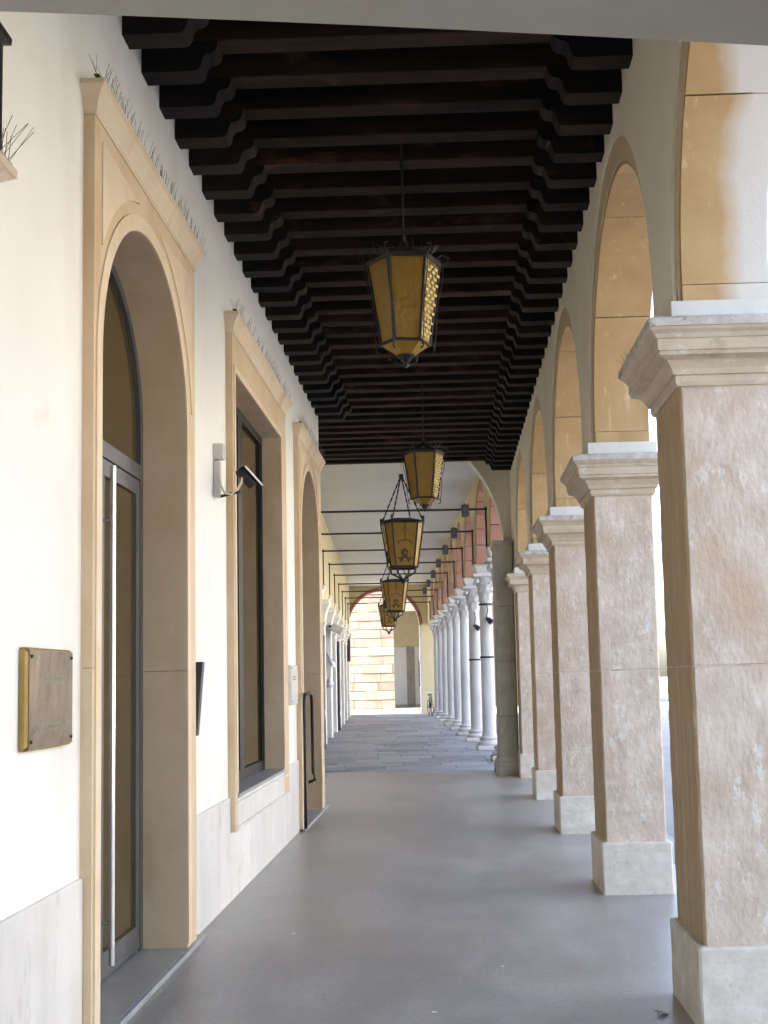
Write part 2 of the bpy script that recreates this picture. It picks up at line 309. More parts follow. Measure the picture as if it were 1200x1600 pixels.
# ------------------------------------------------------------------ timber ceiling
ce = MB().box(-2.85, 1.115, -8, 19.69, 5.43, 5.49).build('ceiling', 'board_wood'); tag(ce, None, None, None, 'structure')
corb_prof = [(0, 5.05), (.31, 5.05), (.335, 5.056), (.352, 5.083), (.36, 5.123), (.378, 5.148), (.415, 5.156), (.436, 5.173), (.447, 5.204), (.45, 5.24), (0, 5.24)]
YB = 6.3747; SB = .4032
bproto = None
yk = []
k = -8
while YB+k*SB < 19.7: yk.append(YB+k*SB); k += 1
for y in yk:
    long_ = y > 15.3
    if y > 19.66: continue
    b = MB().cbox((-2.8 if long_ else -1.668), 1.122, -.074, .074, 5.223+random.uniform(-.004, .004), 5.429, .006).build('beam', 'beam_wood', ce, (0, y-.074+random.uniform(-.009, .009), random.uniform(-.004, .003)), random.uniform(-.0035, .0035))
    b.rotation_euler.y = random.uniform(-.0015, .0015)
    if not long_:
        MB().prism([(XL-.008+u, z) for u, z in corb_prof], XY, -.073, .073).build('corbel', 'corbel_wood', b, smooth=40)
    MB().prism([(1.124-u, z) for u, z in corb_prof], XY, -.073, .073).build('corbel', 'corbel_wood', b, smooth=40)

# ------------------------------------------------------------------ right-hand arcade
aw = empty('arcade_building', (XO, 2, 0)); tag(aw, 'cream arcade on pinkish stone pillars with round arches, right side of the walkway', 'building')
aw.location = (0, 0, 0)
R1 = 1.40; R1Z = 1.56; R2 = 1.362; R2Z = 1.40; ZS = 3.43
wall = MB()
pc = [Y1+DP/2+i*S for i in range(-4, 5)]          # pillar centres
y_start, y_end = pc[0]-.35, 20.1
for i in range(len(pc)-1):
    c = (pc[i]+pc[i+1])/2
    a = y_start if i == 0 else pc[i]; b = y_end if i == len(pc)-2 else pc[i+1]
    wall.arch(YX, a, b, c, R1, ZS, 5.6, XW, XO, R_z=R1Z)
    for u0, u1 in ((a, c-R1), (c+R1, b)): wall.box(XW, XO, u0, u1, ZT+.132, ZS)
wall.build('wall', 'arcade_plaster', aw)
for i in range(len(pc)-1):
    c = (pc[i]+pc[i+1])/2
    if i < 2: continue
    kz = R2Z/R2; AM = 'arch_stone_weathered' if i == 3 else 'arch_stone'
    MB().ring(YX, c, R2, R1+.004, ZS, XW+.018, XO-.1, foot=ZS-ZT-.132, k0=kz, k1=(R1Z+.004)/(R1+.004)).build('archivolt', 'archivolt', aw, smooth=30)
    # golden stone lining of the arch, seen block by block
    zf = ZT+.132
    nst = 5
    for j in range(nst):
        a0 = PI*j/nst+(0 if j == 0 else .003); a1 = PI*(j+1)/nst-(.003 if j < nst-1 else 0)
        MB().ring(YX, c, R2-.03, R2+.002, ZS, XW+.032, XO-.004, a0, a1, 10, k0=kz, k1=kz).build('arch_stone', AM, aw, smooth=30)
    for sgn in (1, -1):
        MB().cbox(XW+.032, XO-.004, c+sgn*(R2-.014)-.016, c+sgn*(R2-.014)+.016, zf, ZS-.003, .002).build('arch_stone', AM, aw)
cap_prof = [(0, ZB-.02), (.012, ZB-.02), (.022, ZB), (.022, ZB+.028), (.035, ZB+.03), (.042, ZB+.055), (.066, ZB+.09), (.096, ZB+.102), (.108, ZB+.106), (.108, ZB+.124), (.116, ZB+.126), (.116, ZB+.178), (.124, ZB+.182), (.132, ZB+.2), (.15, ZB+.214), (.157, ZB+.227)]
for i, c in enumerate(pc):
    p = empty('pillar', (XP, c, 0)); p.parent = aw
    if i == 0: 
        hx, hy = WP, DP/2
        pl = worn(MB().loft(0, hx, -hy, hy, [(0, .364*q/6) for q in range(7)]+[(-.008, .375)], .01), .0022, 5).build('plinth', 'plinth_stone', p)
        lv = [(0, .3752+(1.62-.3752)*q/22) for q in range(23)]+[(-.004, 1.624), (-.004, 1.632)]+[(0, 1.636+(ZB-.02-1.636)*q/24) for q in range(25)]
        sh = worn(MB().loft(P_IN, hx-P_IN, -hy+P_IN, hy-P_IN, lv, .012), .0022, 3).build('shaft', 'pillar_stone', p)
        MB().loft(P_IN, hx-P_IN, -hy+P_IN, hy-P_IN, [(-.0022, 1.6235), (-.0022, 1.6325)], .01).build('mortar_joint', 'capital_stone', sh)
        ca = MB().loft(P_IN, hx-P_IN, -hy+P_IN, hy-P_IN, cap_prof, .004).build('capital', 'capital_stone', p)
        le = worn(MB().loft(P_IN, hx-P_IN, -hy+P_IN, hy-P_IN, [(.13, ZB+.2275), (.162, ZB+.228), (.160, ZT+.012), (.13, ZT+.03)], .006), .004, 8).build('lead_edge', 'lead_edge', ca)
        im = MB().cbox(.0, hx+.01, -hy-.012, hy+.012, ZT+.031, ZT+.13, .004).build('impost', 'impost_white', p)
        protos = (pl, sh, ca, im)
    else:
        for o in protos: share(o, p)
up = MB().box(-12, XO+.02, y_start, 20.15, 5.62, 14.5).build('upper_storey', 'warm_facade', aw)
MB().box(-12.4, XO+.45, y_start-.4, 20.4, 14.51, 14.8).build('eaves', 'pale_facade', aw)
# end pier and the cross arch that closes the timber bay
pe = MB().loft(.785, 1.10, 19.09, 20.08, [(0, .30), (0, 3.78)], .03).build('end_pier', 'pier_stone', aw)
MB().loft(.785, 1.10, 19.09, 20.08, [(.06, .001), (.06, .10), (.05, .13), (.052, .17), (.045, .2), (.018, .235), (.014, .29), (.0, .2995)], .03).build('base', 'pier_stone', pe)
MB().loft(.785, 1.10, 19.09, 20.08, [(0.001, 3.7805), (.02, 3.785), (.02, 3.84), (.0, 3.845)], .03).build('impost', 'pier_stone', pe)
for z in (.95, 1.85, 2.75): MB().loft(.785, 1.10, 19.09, 20.08, [(.0015, z), (.0015, z+.008)], .03).build('stone_joint', 'joint', pe)
ca2 = MB().arch(XY, -5, 1.114, -1.24, 2.22, 3.848, 6.9, 19.7, 20.09, n=40)
ca2.prism([(-5, 0), (-3.46, 0), (-3.46, 3.848), (-5, 3.848)], XY, 19.7, 20.09)
ca2.build('cross_arch', 'arcade_plaster', aw)
# plain arch soffit right above the camera
ls = MB()
for s0, s1 in ((0, 1),):
    A = Vector((-1.662, 2.60)); B = Vector((1.30, 3.03)); n_ = 12; k0 = len(ls.v)
    for i in range(n_+1):
        t = i/n_; q = A.lerp(B, t); dz = .012*sin(PI*t)
        for dy, z in ((0, 3.255+dz), (-.62, 3.255+dz), (-.62, 5.62), (0, 5.62)): ls.v.append((q.x, q.y+dy, z))
    for i in range(n_):
        for j in range(4): ls.f.append((k0+4*i+j, k0+4*i+(j+1) % 4, k0+4*i+4+(j+1) % 4, k0+4*i+4+j))
    ls.f += [(k0, k0+1, k0+2, k0+3), tuple(k0+4*n_+j for j in (3, 2, 1, 0))]
ls.build('front_arch', 'grey_plaster', aw)

# ------------------------------------------------------------------ left-hand building
lb = empty('white_building'); tag(lb, 'white plastered building with tan stone door and window surrounds, left side of the walkway', 'building')
YE = 15.1
P1 = (5.195, 7.33); P3 = (12.56, 14.78); W2 = (8.66, 11.56)
wl = MB()
for a, b in ((-9, P1[0]+.02), (P1[1]-.02, W2[0]+.02), (W2[1]-.02, P3[0]+.02), (P3[1]-.02, YE)): wl.box(-2.6, XL, a, b, 0, 5.6)
for a, b in (P1, P3, W2): wl.box(-2.6, XL, a+.02, b-.02, 4.3, 5.6)
wl.box(-2.6, XL, W2[0]+.02, W2[1]-.02, 0, .5)
wl.box(-2.95, -2.6, -9, 19.69, 0, 5.6)
wl.build('wall', 'white_plaster', lb)
MB().box(-14, -1.5, -9, y_start-.41, 5.61, 14.3).build('upper_storey', 'white_plaster', lb)
PLZ = .755
def slab_run(a, b, cuts, z1=PLZ):
    ys = [a]+cuts+[b]
    for p, q in zip(ys[:-1], ys[1:]):
        MB().cbox(XL, XL+.018, p+.0015, q-.0015, .001, z1, .003).build('plinth_slab', 'marble', lb)
slab_run(-3, P1[0]-.002, [-.9, 1.2, 3.6]); slab_run(P1[1]+.002, W2[0]-.002, [])
slab_run(W2[1]+.002, P3[0]-.002, []); slab_run(P3[1]+.002, YE, [])
for p, q in ((W2[0]+.001, 10.02), (10.023, W2[1]-.001)): MB().cbox(XL, XL+.018, p, q, .001, .497, .003).build('plinth_slab', 'marble', lb)

corn = [(0, 4.285), (.006, 4.285), (.008, 4.296), (.012, 4.3), (.016, 4.325), (.03, 4.365), (.052, 4.40), (.062, 4.408), (.062, 4.428), (.06, 4.432), (0, 4.436)]
def portal(y0, y1, zs, opening, R):
    po = MB(); c = (opening[0]+opening[1])/2
    po.arch(YX, y0, y1, c, R, zs, 4.284, -1.93, XF, n=40)
    for a, b in ((y0, opening[0]), (opening[1], y1)): [po.box(-1.93, XF, a, b, z0_, z1_) for z0_, z1_ in ((.002, 1.679), (1.682, zs))]
    o = po.build('portal_surround', 'portal_stone', lb)
    MB().cornice(XL-.02, XF, y0, y1, corn).build('cornice', 'portal_light', o)
    MB().ring(YX, c, R+.002, R+.085, zs, XF-.002, XF+.008, n=40, foot=zs-.05).build('archivolt', 'portal_light', o, smooth=30)
    for sg in (1, -1):      # sunk-edge spandrel panels in the two upper corners
        e = (y1-.11) if sg > 0 else (y0+.11); Ro = R+.15; zt = 4.2
        pts = [(e, zt)]
        a_in = math.acos(min(1, abs(e-c)/Ro)) if abs(e-c) < Ro else 0
        a_top = math.asin(min(1, (zt-zs)/Ro)) if (zt-zs) < Ro else 1.35
        for i in range(9):
            a = a_top-(a_top-a_in)*i/8; pts.append((c+sg*Ro*cos(a), zs+Ro*sin(a)))
        MB().prism(pts, YX, XF-.002, XF+.007).build('spandrel_panel', 'portal_light', o)
    return o, c
def glazed_door(y0, y1, c, R, zs, xd):
    d = MB()
    ft = .06
    d.box(xd-.05, xd, y0-.01, y0+ft, .03, zs); d.box(xd-.05, xd, y1-ft, y1+.01, .03, zs)
    d.ring(YX, c, R-ft, R+.02, zs, xd-.05, xd, n=32)
    d.box(xd-.05, xd+.004, y0+ft, y1-ft, 2.855, 2.945)
    do = d.build('door', 'grey_metal', lb, smooth=30)
    pts = [(c+(R-ft)*cos(PI*i/24), zs+(R-ft)*sin(PI*i/24)) for i in range(25)]+[(y0+ft, 2.946), (y1-ft, 2.946)]
    MB().prism(pts, YX, xd-.034, xd-.026).build('transom_glass', 'door_glass', do)
    for a, b, meet in ((y0+ft+.004, c-.003, 1), (c+.003, y1-ft-.004, 0)):
        lf = MB(); st = .085
        z0, z1 = .045, 2.848
        lf.box(xd-.045, xd-.004, a, a+st, z0, z1); lf.box(xd-.045, xd-.004, b-st, b, z0, z1)
        lf.box(xd-.045, xd-.004, a+st, b-st, z0, z0+.14); lf.box(xd-.045, xd-.004, a+st, b-st, z1-.09, z1)
        lf.build('door_leaf', 'grey_metal', do)
        MB().box(xd-.028, xd-.02, a+st, b-st, z0+.14, z1-.09).build('glass_pane', 'door_glass', do)
        if meet: continue
        hy = (b-st*.5) if meet else (a+st*.5)
        h = MB().tube([(xd+.055, hy, .13), (xd+.055, hy, 2.80)], .0165, 12)
        for z in (.35, 2.5): h.tube([(xd-.01, hy, z), (xd+.055, hy, z)], .009, 8)
        h.build('pull_handle', 'steel', do, smooth=40)
    return do
OP1 = (5.31, 7.08)
glazed_door(OP1[0], OP1[1], 6.195, .885, 3.16, -1.875)
portal(P1[0], P1[1], 3.16, OP1, .885)
OP3 = (12.72, 14.42)
portal(P3[0], P3[1], 3.22, OP3, .85)
glazed_door(OP3[0], OP3[1], 13.57, .85, 3.22, -1.875)
for (a, b) in (P1, P3):
    t = MB().cbox(-1.95, -1.60, a+.0, b+.12, .0, .028, .004).build('threshold', 'terrazzo', lb)
    MB().cbox(-1.5995, -1.575, a, b+.12, .0, .03, .004).build('edge_strip', 'sill_stone', t)
# window
so_ = MB(); o0, o1, zb, zt = 8.76, 11.2, .77, 3.99
for a, b in ((W2[0], o0), (o1, W2[1])): so_.box(-1.9, XF, a, b, .5, 4.284)
so_.box(-1.9, XF, o0, o1, zt, 4.284)
ws = so_.build('window_surround', 'portal_stone', lb)
MB().cbox(-1.9, XF, o0+.001, o1-.001, .5, zb-.03, .004).build('apron', 'marble', ws)
MB().cbox(-1.9, XF+.012, o0+.001, o1-.001, zb-.0295, zb, .005).build('sill', 'sill_stone', ws)
MB().cbox(XF-.002, XF+.012, W2[0]+.05, W2[1]-.05, .505, .535, .004).build('apron_moulding', 'marble', ws)
MB().cbox(XF-.002, XF+.012, W2[0]+.05, W2[1]-.05, .69, .715, .004).build('apron_moulding', 'marble', ws)
MB().cornice(XL-.02, XF, W2[0], W2[1], corn).build('cornice', 'portal_light', ws)
fr = MB()
fr.box(XF-.002, XF+.008, o0-.055, o0-.002, .78, zt+.055); fr.box(XF-.002, XF+.008, o1+.002, o1+.055, .78, zt+.055); fr.box(XF-.002, XF+.008, o0-.002, o1+.002, zt+.002, zt+.055)
fr.build('surround_moulding', 'portal_light', ws)
wf = MB(); xd = -1.79
for a, b in ((o0, o0+.07), (o1-.07, o1), ((o0+o1)/2-.1, (o0+o1)/2+.1)): wf.box(xd-.06, xd, a, b, zb+.001, zt)
for a, b in ((o0+.07, (o0+o1)/2-.1), ((o0+o1)/2+.1, o1-.07)):
    wf.box(xd-.06, xd, a, b, zb+.001, zb+.09); wf.box(xd-.06, xd, a, b, zt-.08, zt)
    wf.box(xd-.045, xd-.008, a, a+.05, zb+.09, zt-.08); wf.box(xd-.045, xd-.008, b-.05, b, zb+.09, zt-.08)
wo = wf.build('window', 'dark_metal', lb)
for a, b in ((o0+.12, (o0+o1)/2-.15), ((o0+o1)/2+.15, o1-.12)): MB().box(xd-.036, xd-.028, a, b, zb+.09, zt-.08).build('glass_pane', 'door_glass', wo)

# ------------------------------------------------------------------ things fixed to the left wall
def plaque(y0, y1, z0, z1, face, rim, label, lines):
    p = empty('plaque', (XL, (y0+y1)/2, z0)); tag(p, label, 'plaque')
    hy = (y1-y0)/2; h = z1-z0
    MB().loft(-hy, hy, -h, 0, [(0, .002), (0, .024), (-.008, .036)], .01).build('rim', rim, p).matrix_basis = Matrix(((0, 0, 1, 0), (1, 0, 0, 0), (0, -1, 0, 0), (0, 0, 0, 1)))
    MB().cbox(.0365, .040, -hy+.011, hy-.011, .011, h-.011, .001).build('face', face, p)
    for a in (-1, 1):
        for z in (.035, h-.035): MB().lathe([(.007, 0), (.007, .004), (.003, .007)], 10).build('screw', 'iron', p, (.040, a*(hy-.03), z)).rotation_euler = (0, PI/2, 0)
    rnd = random.Random(3)
    for zc, n, width in lines:
        for r in range(n):
            z = zc-r*.026; y = -width/2*hy
            eng = MB()
            while y < width/2*hy:
                L = rnd.uniform(.006, .011); eng.box(.0401, .0408, y, y+L, z-.007, z+.007); y += L+.004 if rnd.random() > .2 else L+.014
            eng.build('engraved_line', 'engraving', p)
    return p
plaque(4.44, 4.975, 1.353, 1.755, 'plaque_face', 'brass', 'brass plaque with two groups of faint lettering beside the near doorway', [(.29, 2, 1.0), (.10, 2, 1.4)])
plaque(11.87, 12.4, 1.358, 1.77, 'cctv_grey', 'cctv_grey', 'pale grey plaque on the wall between window and far doorway', [(.29, 2, 1.0)])
wd = MB(); wd.prism([(.002, 1.262), (.010, 1.262), (.05, 1.74), (.002, 1.74)], lambda u, w_, z: (XL+u, w_, z), 7.55, 7.62)
tag(wd.build('wall_box', 'cabinet_black'), 'thin black tapering wall box beside the near doorway', 'wall box')

cc = empty('security_camera', (XL, 8.2, 2.955)); tag(cc, 'grey security camera on a bent arm beside the window', 'camera')
MB().cbox(.001, .075, -.035, .035, .245, .36, .004).build('junction_box', 'cctv_grey', cc)
MB().cbox(.001, .05, -.028, .028, -.03, .235, .004).build('wall_bracket', 'cctv_grey', cc)
cab = [(.04, 0, .245), (.042, 0, .15), (.05, -.01, .06), (.085, -.03, -.005), (.14, -.06, -.018), (.19, -.1, .01), (.225, -.12, .06), (.235, -.13, .12)]
MB().tube(cab, .0085, 8).build('cable', 'cable_cream', cc, smooth=60)
MB().tube([(p[0]-.03 if i > 5 else p[0], p[1]-.02, p[2]-.004) for i, p in enumerate(cab[4:])], .007, 8).build('cable', 'cable_cream', cc, smooth=60)
MB().tube([(.05, 0, -.02), (.2, -.09, -.005)], .011, 8).build('arm', 'iron', cc, smooth=60)
hd = MB().tube([(0, 0, 0), (.02, .02, -.01), (.03, .03, -.02)], .04, 12)
H0 = Vector((.215, -.13, .135)); hdir = Vector((.62, .35, -.72)).normalized()
MB().tube([H0-hdir*.02, H0, H0+hdir*.13, H0+hdir*.135], [.03, .041, .041, .038], 14).build('housing', 'dark_metal', cc, smooth=40)
side = Vector((hdir.z, 0, -hdir.x)).normalized(); 
if side.z < 0: side = -side
yv = hdir.cross(side)
hood = MB(); q = H0+side*.044
vsx = [q+hdir*a+side*b+yv*c2 for a in (-.0, .175) for b in (0, .012) for c2 in (-.045, .045)]
hood.add(vsx, [(0, 1, 3, 2), (4, 6, 7, 5), (0, 4, 5, 1), (2, 3, 7, 6), (0, 2, 6, 4), (1, 5, 7, 3)]); hood.build('sun_hood', 'white_metal', cc)

def spikes(name_label, y0, y1, x, z, n, sd, h=.1, lean=.35):
    r = random.Random(sd); s_ = MB()
    s_.box(x-.012, x+.012, y0, y1, z, z+.004)
    if n < 20:
        e_ = empty('bird_spikes', (x, y0, z)); s_.v = [(p[0]-x, p[1]-y0, p[2]-z) for p in s_.v]; s_.build('base_strip', 'spike_wire', e_)
        for i in range(n):
            yy = (y1-y0)*(i+r.uniform(.2, .8))/n; dx = r.choice((-1, 0, .5, 1))*lean*h
            MB().tube([(r.uniform(-.01, .01), yy, .003), (dx, yy+r.uniform(-.25, .25)*h, h*r.uniform(.85, 1.1))], .0013, 4).build('spike', 'spike_wire', e_)
        return tag(e_, name_label, 'bird spikes', 'bird spikes along the ledges')
    for i in range(n):
        y = y0+(y1-y0)*(i+r.uniform(.2, .8))/n; dx = r.choice((-1, 0, .5, 1))*lean*h; dy = r.uniform(-.25, .25)*h
        s_.tube([(x+r.uniform(-.01, .01), y, z+.003), (x+dx, y+dy, z+h*r.uniform(.85, 1.1))], .0011, 3)
    return tag(s_.build('bird_spikes', 'spike_wire'), name_label, 'bird spikes', 'bird spikes along the ledges')
spikes('row of thin bird spikes on the cornice over the near doorway', P1[0]-.08, P1[1]+.08, XF+.03, 4.437, 130, 1)
spikes('row of thin bird spikes on the cornice over the window', W2[0]-.08, W2[1]+.08, XF+.03, 4.437, 150, 2)
spikes('row of thin bird spikes on the cornice over the far doorway', P3[0]-.08, P3[1]+.08, XF+.03, 4.437, 110, 3)

# corner of a dark wall cabinet on a moulded bracket, just inside the left edge
wc = empty('wall_cabinet', (XL, 3.52, 3.19)); tag(wc, 'dark cabinet on a moulded stone bracket at the left edge', 'cabinet')
MB().cornice(-.01, .035, -.45, .16, [(.02, -.02), (.03, .02), (.05, .06), (.05, .075), (.075, .08), (.11, .13), (.155, .165), (.165, .17), (.165, .2), (.15, .215), (0, .22)]).build('bracket', 'capital_stone', wc)
MB().cbox(.0, .15, -.48, .315, .2205, .66, .006).build('cabinet', 'cabinet_black', wc)
MB().cornice(-.0, .15, -.48, .315, [(.0, .661), (.02, .665), (.022, .69), (.005, .70), (0, .705)]).build('hood', 'cabinet_black', wc)
spikes('few long bird spikes on the bracket at the left edge', 3.72, 3.845, XL+.17, 3.412, 16, 5, .13, .7)
spikes('few long bird spikes on top of the dark cabinet', 3.7, 3.83, XL+.13, 3.896, 7, 8, .16, .6)
for i, (xx, yy, zz) in enumerate(((.965, pc[4]+.05, 3.242),)):
    r = random.Random(5); e_ = empty('bird_spikes', (xx+.03, yy+.33, zz))
    MB().box(-.012, .012, -.09, .09, -.003, .004).build('base_strip', 'spike_wire', e_)
    for j in range(30):
        a = r.uniform(0, 2*PI); e = r.uniform(.1, 1.3); L = r.uniform(.05, .085); y = r.uniform(-.085, .085)
        MB().tube([(0, y, .002), (cos(a)*cos(e)*L, y+sin(a)*cos(e)*L*.7, .002+sin(e)*L)], .001, 3).build('spike', 'spike_wire', e_)
    tag(e_, 'tuft of bird spikes on the nearest pillar capital', 'bird spikes', 'bird spikes along the ledges')

hr = MB().tube([(0, 0, .02), (0, .0, 1.33), (0, .015, 1.39), (0, .06, 1.43), (0, .56, 1.43), (0, .64, 1.41), (0, .68, 1.34), (0, .72, .55), (.02, .72, .47), (-.05, .72, .44)], .018, 10)
tag(hr.build('handrail', 'dark_metal', None, (XF+.05, 12.4, .03), smooth=50), 'black tubular rail standing at the far doorway', 'handrail')

# ------------------------------------------------------------------ lanterns in the timber bay
def hexlantern(loc, rz, rod_top, label):
    L = empty('lantern', loc, rz); tag(L, label, 'lantern', 'lanterns hanging from the timber ceiling')
    n = 6; rt, rb_, zt_, zb_ = .245, .165, .68, .13
    pt = lambda r, a, z: Vector((r*cos(a), r*sin(a), z))
    an = [2*PI*i/n for i in range(n)]
    fr_ = MB()
    for a in an: fr_.tube([pt(rt, a, zt_), pt(rb_, a, zb_)], .0095, 6)
    for r, z in ((rt, zt_), (rb_, zb_)):
        for i in range(n): fr_.tube([pt(r, an[i], z), pt(r, an[(i+1) % n], z)], .011, 6)
    fr_.build('frame', 'iron', L)
    for i in range(n):
        a, b = an[i], an[(i+1) % n]; e = .012; v = []
        for off in (0, -.006):
            for r, z in ((rt, zt_-e), (rb_, zb_+e)):
                p, q = pt(r+off-.002, a, z), pt(r+off-.002, b, z); d = (q-p).normalized()*e; v += [p+d, q-d]
        MB().add(v, [(0, 1, 3, 2), (4, 6, 7, 5), (0, 4, 5, 1), (2, 3, 7, 6), (0, 2, 6, 4), (1, 5, 7, 3)]).build('glass_pane', 'knobbly_glass' if i == 5 else 'amber_glass', L)
        if i == 5:
            kn = MB(); p0, p1, q0, q1 = pt(rt, a, zt_-.03), pt(rt, b, zt_-.03), pt(rb_, a, zb_+.03), pt(rb_, b, zb_+.03)
            nrm = (p1-p0).cross(q0-p0).normalized(); cen = (p0+q1)/2
            if nrm.dot(Vector((cen.x, cen.y, 0))) < 0: nrm = -nrm
            for ry in range(15):
                for rx in range(3):
                    t = (ry+.5)/15; u_ = (rx+.5+(.25 if ry % 2 else -.25))/3; o_ = p0.lerp(p1, u_).lerp(q0.lerp(q1, u_), t); e1 = (p1-p0).normalized()*.026*(1-.25*t); e2 = (q0-p0).normalized()*.011
                    base = [o_+e1*cos(2*PI*g_/6)+e2*sin(2*PI*g_/6) for g_ in range(6)]
                    kn.add([x+nrm*.001 for x in base]+[o_+(x-o_)*.6+nrm*.008 for x in base], [(g_, (g_+1) % 6, 6+(g_+1) % 6, 6+g_) for g_ in range(6)]+[tuple(range(6, 12))])
            tag(kn.build('glass_knobs', 'knob_glint_glass', L, smooth=60), None, None, None, 'stuff')
        # twisted outer wire along every edge
        ou = []
        for k_ in range(13):
            t = k_/12; r = rt+(rb_-rt)*t+.022+.006*sin(t*PI*3); ou.append(pt(r, a, zt_+.0+(zb_-.04-zt_)*t))
        MB().tube(ou, .004, 5).build('edge_wire', 'iron', L)
        MB().tube([pt(rb_+.01, a, zb_), pt(rb_+.035, a, zb_-.02), pt(rb_+.03, a, zb_-.055), pt(rb_+.005, a, zb_-.06)], .006, 5).build('scroll', 'iron', L)
        MB().tube([pt(rt, a, zt_), pt(rt+.05, a, zt_+.02), pt(rt+.06, a, zt_+.06), pt(rt+.02, a, zt_+.075)], .006, 5).build('scroll', 'iron', L)
    v = [pt(rb_*.97, a, zb_-.005) for a in an]+[pt(.06, a, .055) for a in an]
    MB().add(v, [(i, (i+1) % n, n+(i+1) % n, n+i) for i in range(n)]+[tuple(range(n, 2*n))]).build('bottom_glass', 'amber_glass', L)
    MB().lathe([(.002, -.03), (.014, -.022), (.02, -.005), (.012, .012), (.03, .02), (.04, .04), (.066, .05), (.066, .056), (.0, .06)], 12).build('finial', 'iron', L, smooth=50)
    for i in range(0, n): MB().tube([pt(.05, an[i], .05), pt(.075, an[i], .015), pt(.03, an[i], -.005)], .005, 5).build('scroll', 'iron', L)
    MB().lathe([(rt+.012, zt_+.003), (rt+.012, zt_+.02), (.20, zt_+.05), (.11, zt_+.085), (.05, zt_+.12), (.018, zt_+.16), (.018, zt_+.2)], 6).build('crown', 'iron', L)
    r = random.Random(int(loc[1]*10)); th = MB()
    for i in range(34):
        a = r.uniform(0, 2*PI); q = pt(r.uniform(.16, .27), a, zt_+.03); e = r.uniform(.1, 1.2); l_ = r.uniform(.05, .10)
        th.tube([q, q+pt(cos(e)*l_, a+r.uniform(-.7, .7), sin(e)*l_)], .0014, 3)
    tag(th.build('bird_spikes', 'spike_wire', L), None, None, None, 'stuff')
    MB().tube([(0, 0, zt_+.19), (0, 0, rod_top-loc[2])], .008, 8).build('rod', 'iron', L)
    return L
hexlantern((-.240, 7.6, 3.70), math.radians(8), 5.43, 'nearest hexagonal amber glass lantern hanging below the dark beams')
hexlantern((-.252, 14.0, 3.65), math.radians(5), 5.43, 'second hexagonal amber glass lantern, hanging near the last dark beams')

# ------------------------------------------------------------------ the colonnade beyond
B0 = 20.4
LB = lambda b: b-B0
cl = empty('colonnade', (-B0*sin(TH), B0*cos(TH), 0), TH); tag(cl, 'long colonnade of white marble columns with red brick arches beyond the timber bay', 'building')
sp = empty('stone_pavement', (-B0*sin(TH), B0*cos(TH), 0), TH); tag(sp, None, None, None, 'structure')
CS = 3.44; cb = [22.5+CS*i for i in range(9)]; CA = 2.33; RC = .15
pv = MB().prism([(-1.9, LB(20.9)), (2.85, LB(19.75)), (2.85, LB(54.3)), (-1.9, LB(54.3))], lambda u, w_, z: (u, z, w_), -.139, -.012).build('bedding', 'joint', sp)
proto = {}
b = 20.95; row = 0; rnd = random.Random(12)
MB().prism([(-1.9, LB(20.93)), (2.8, LB(19.79)), (2.8, LB(20.945)), (-1.9, LB(20.945))], lambda u, w_, z: (u, z, w_), -.011, 0).build('kerb_slab', 'slab_stone', sp)
while b < 54:
    d = rnd.choice((.55, .62, .72)) if b < 33 else rnd.choice((.8, .95)); a = -1.62-rnd.uniform(0, .7)
    while a < 2.75:
        wd_ = rnd.choice((.7, .9, 1.1, 1.3)); key = (wd_, d)
        if key not in proto: proto[key] = MB().cbox(.006, wd_-.006, .006, d-.006, -.011, 0, .004).build('slab', 'slab_stone', sp, (a, LB(b), rnd.uniform(-.002, .003)))
        else: share(proto[key], sp, (a, LB(b), rnd.uniform(-.002, .003)))
        a += wd_
    b += d
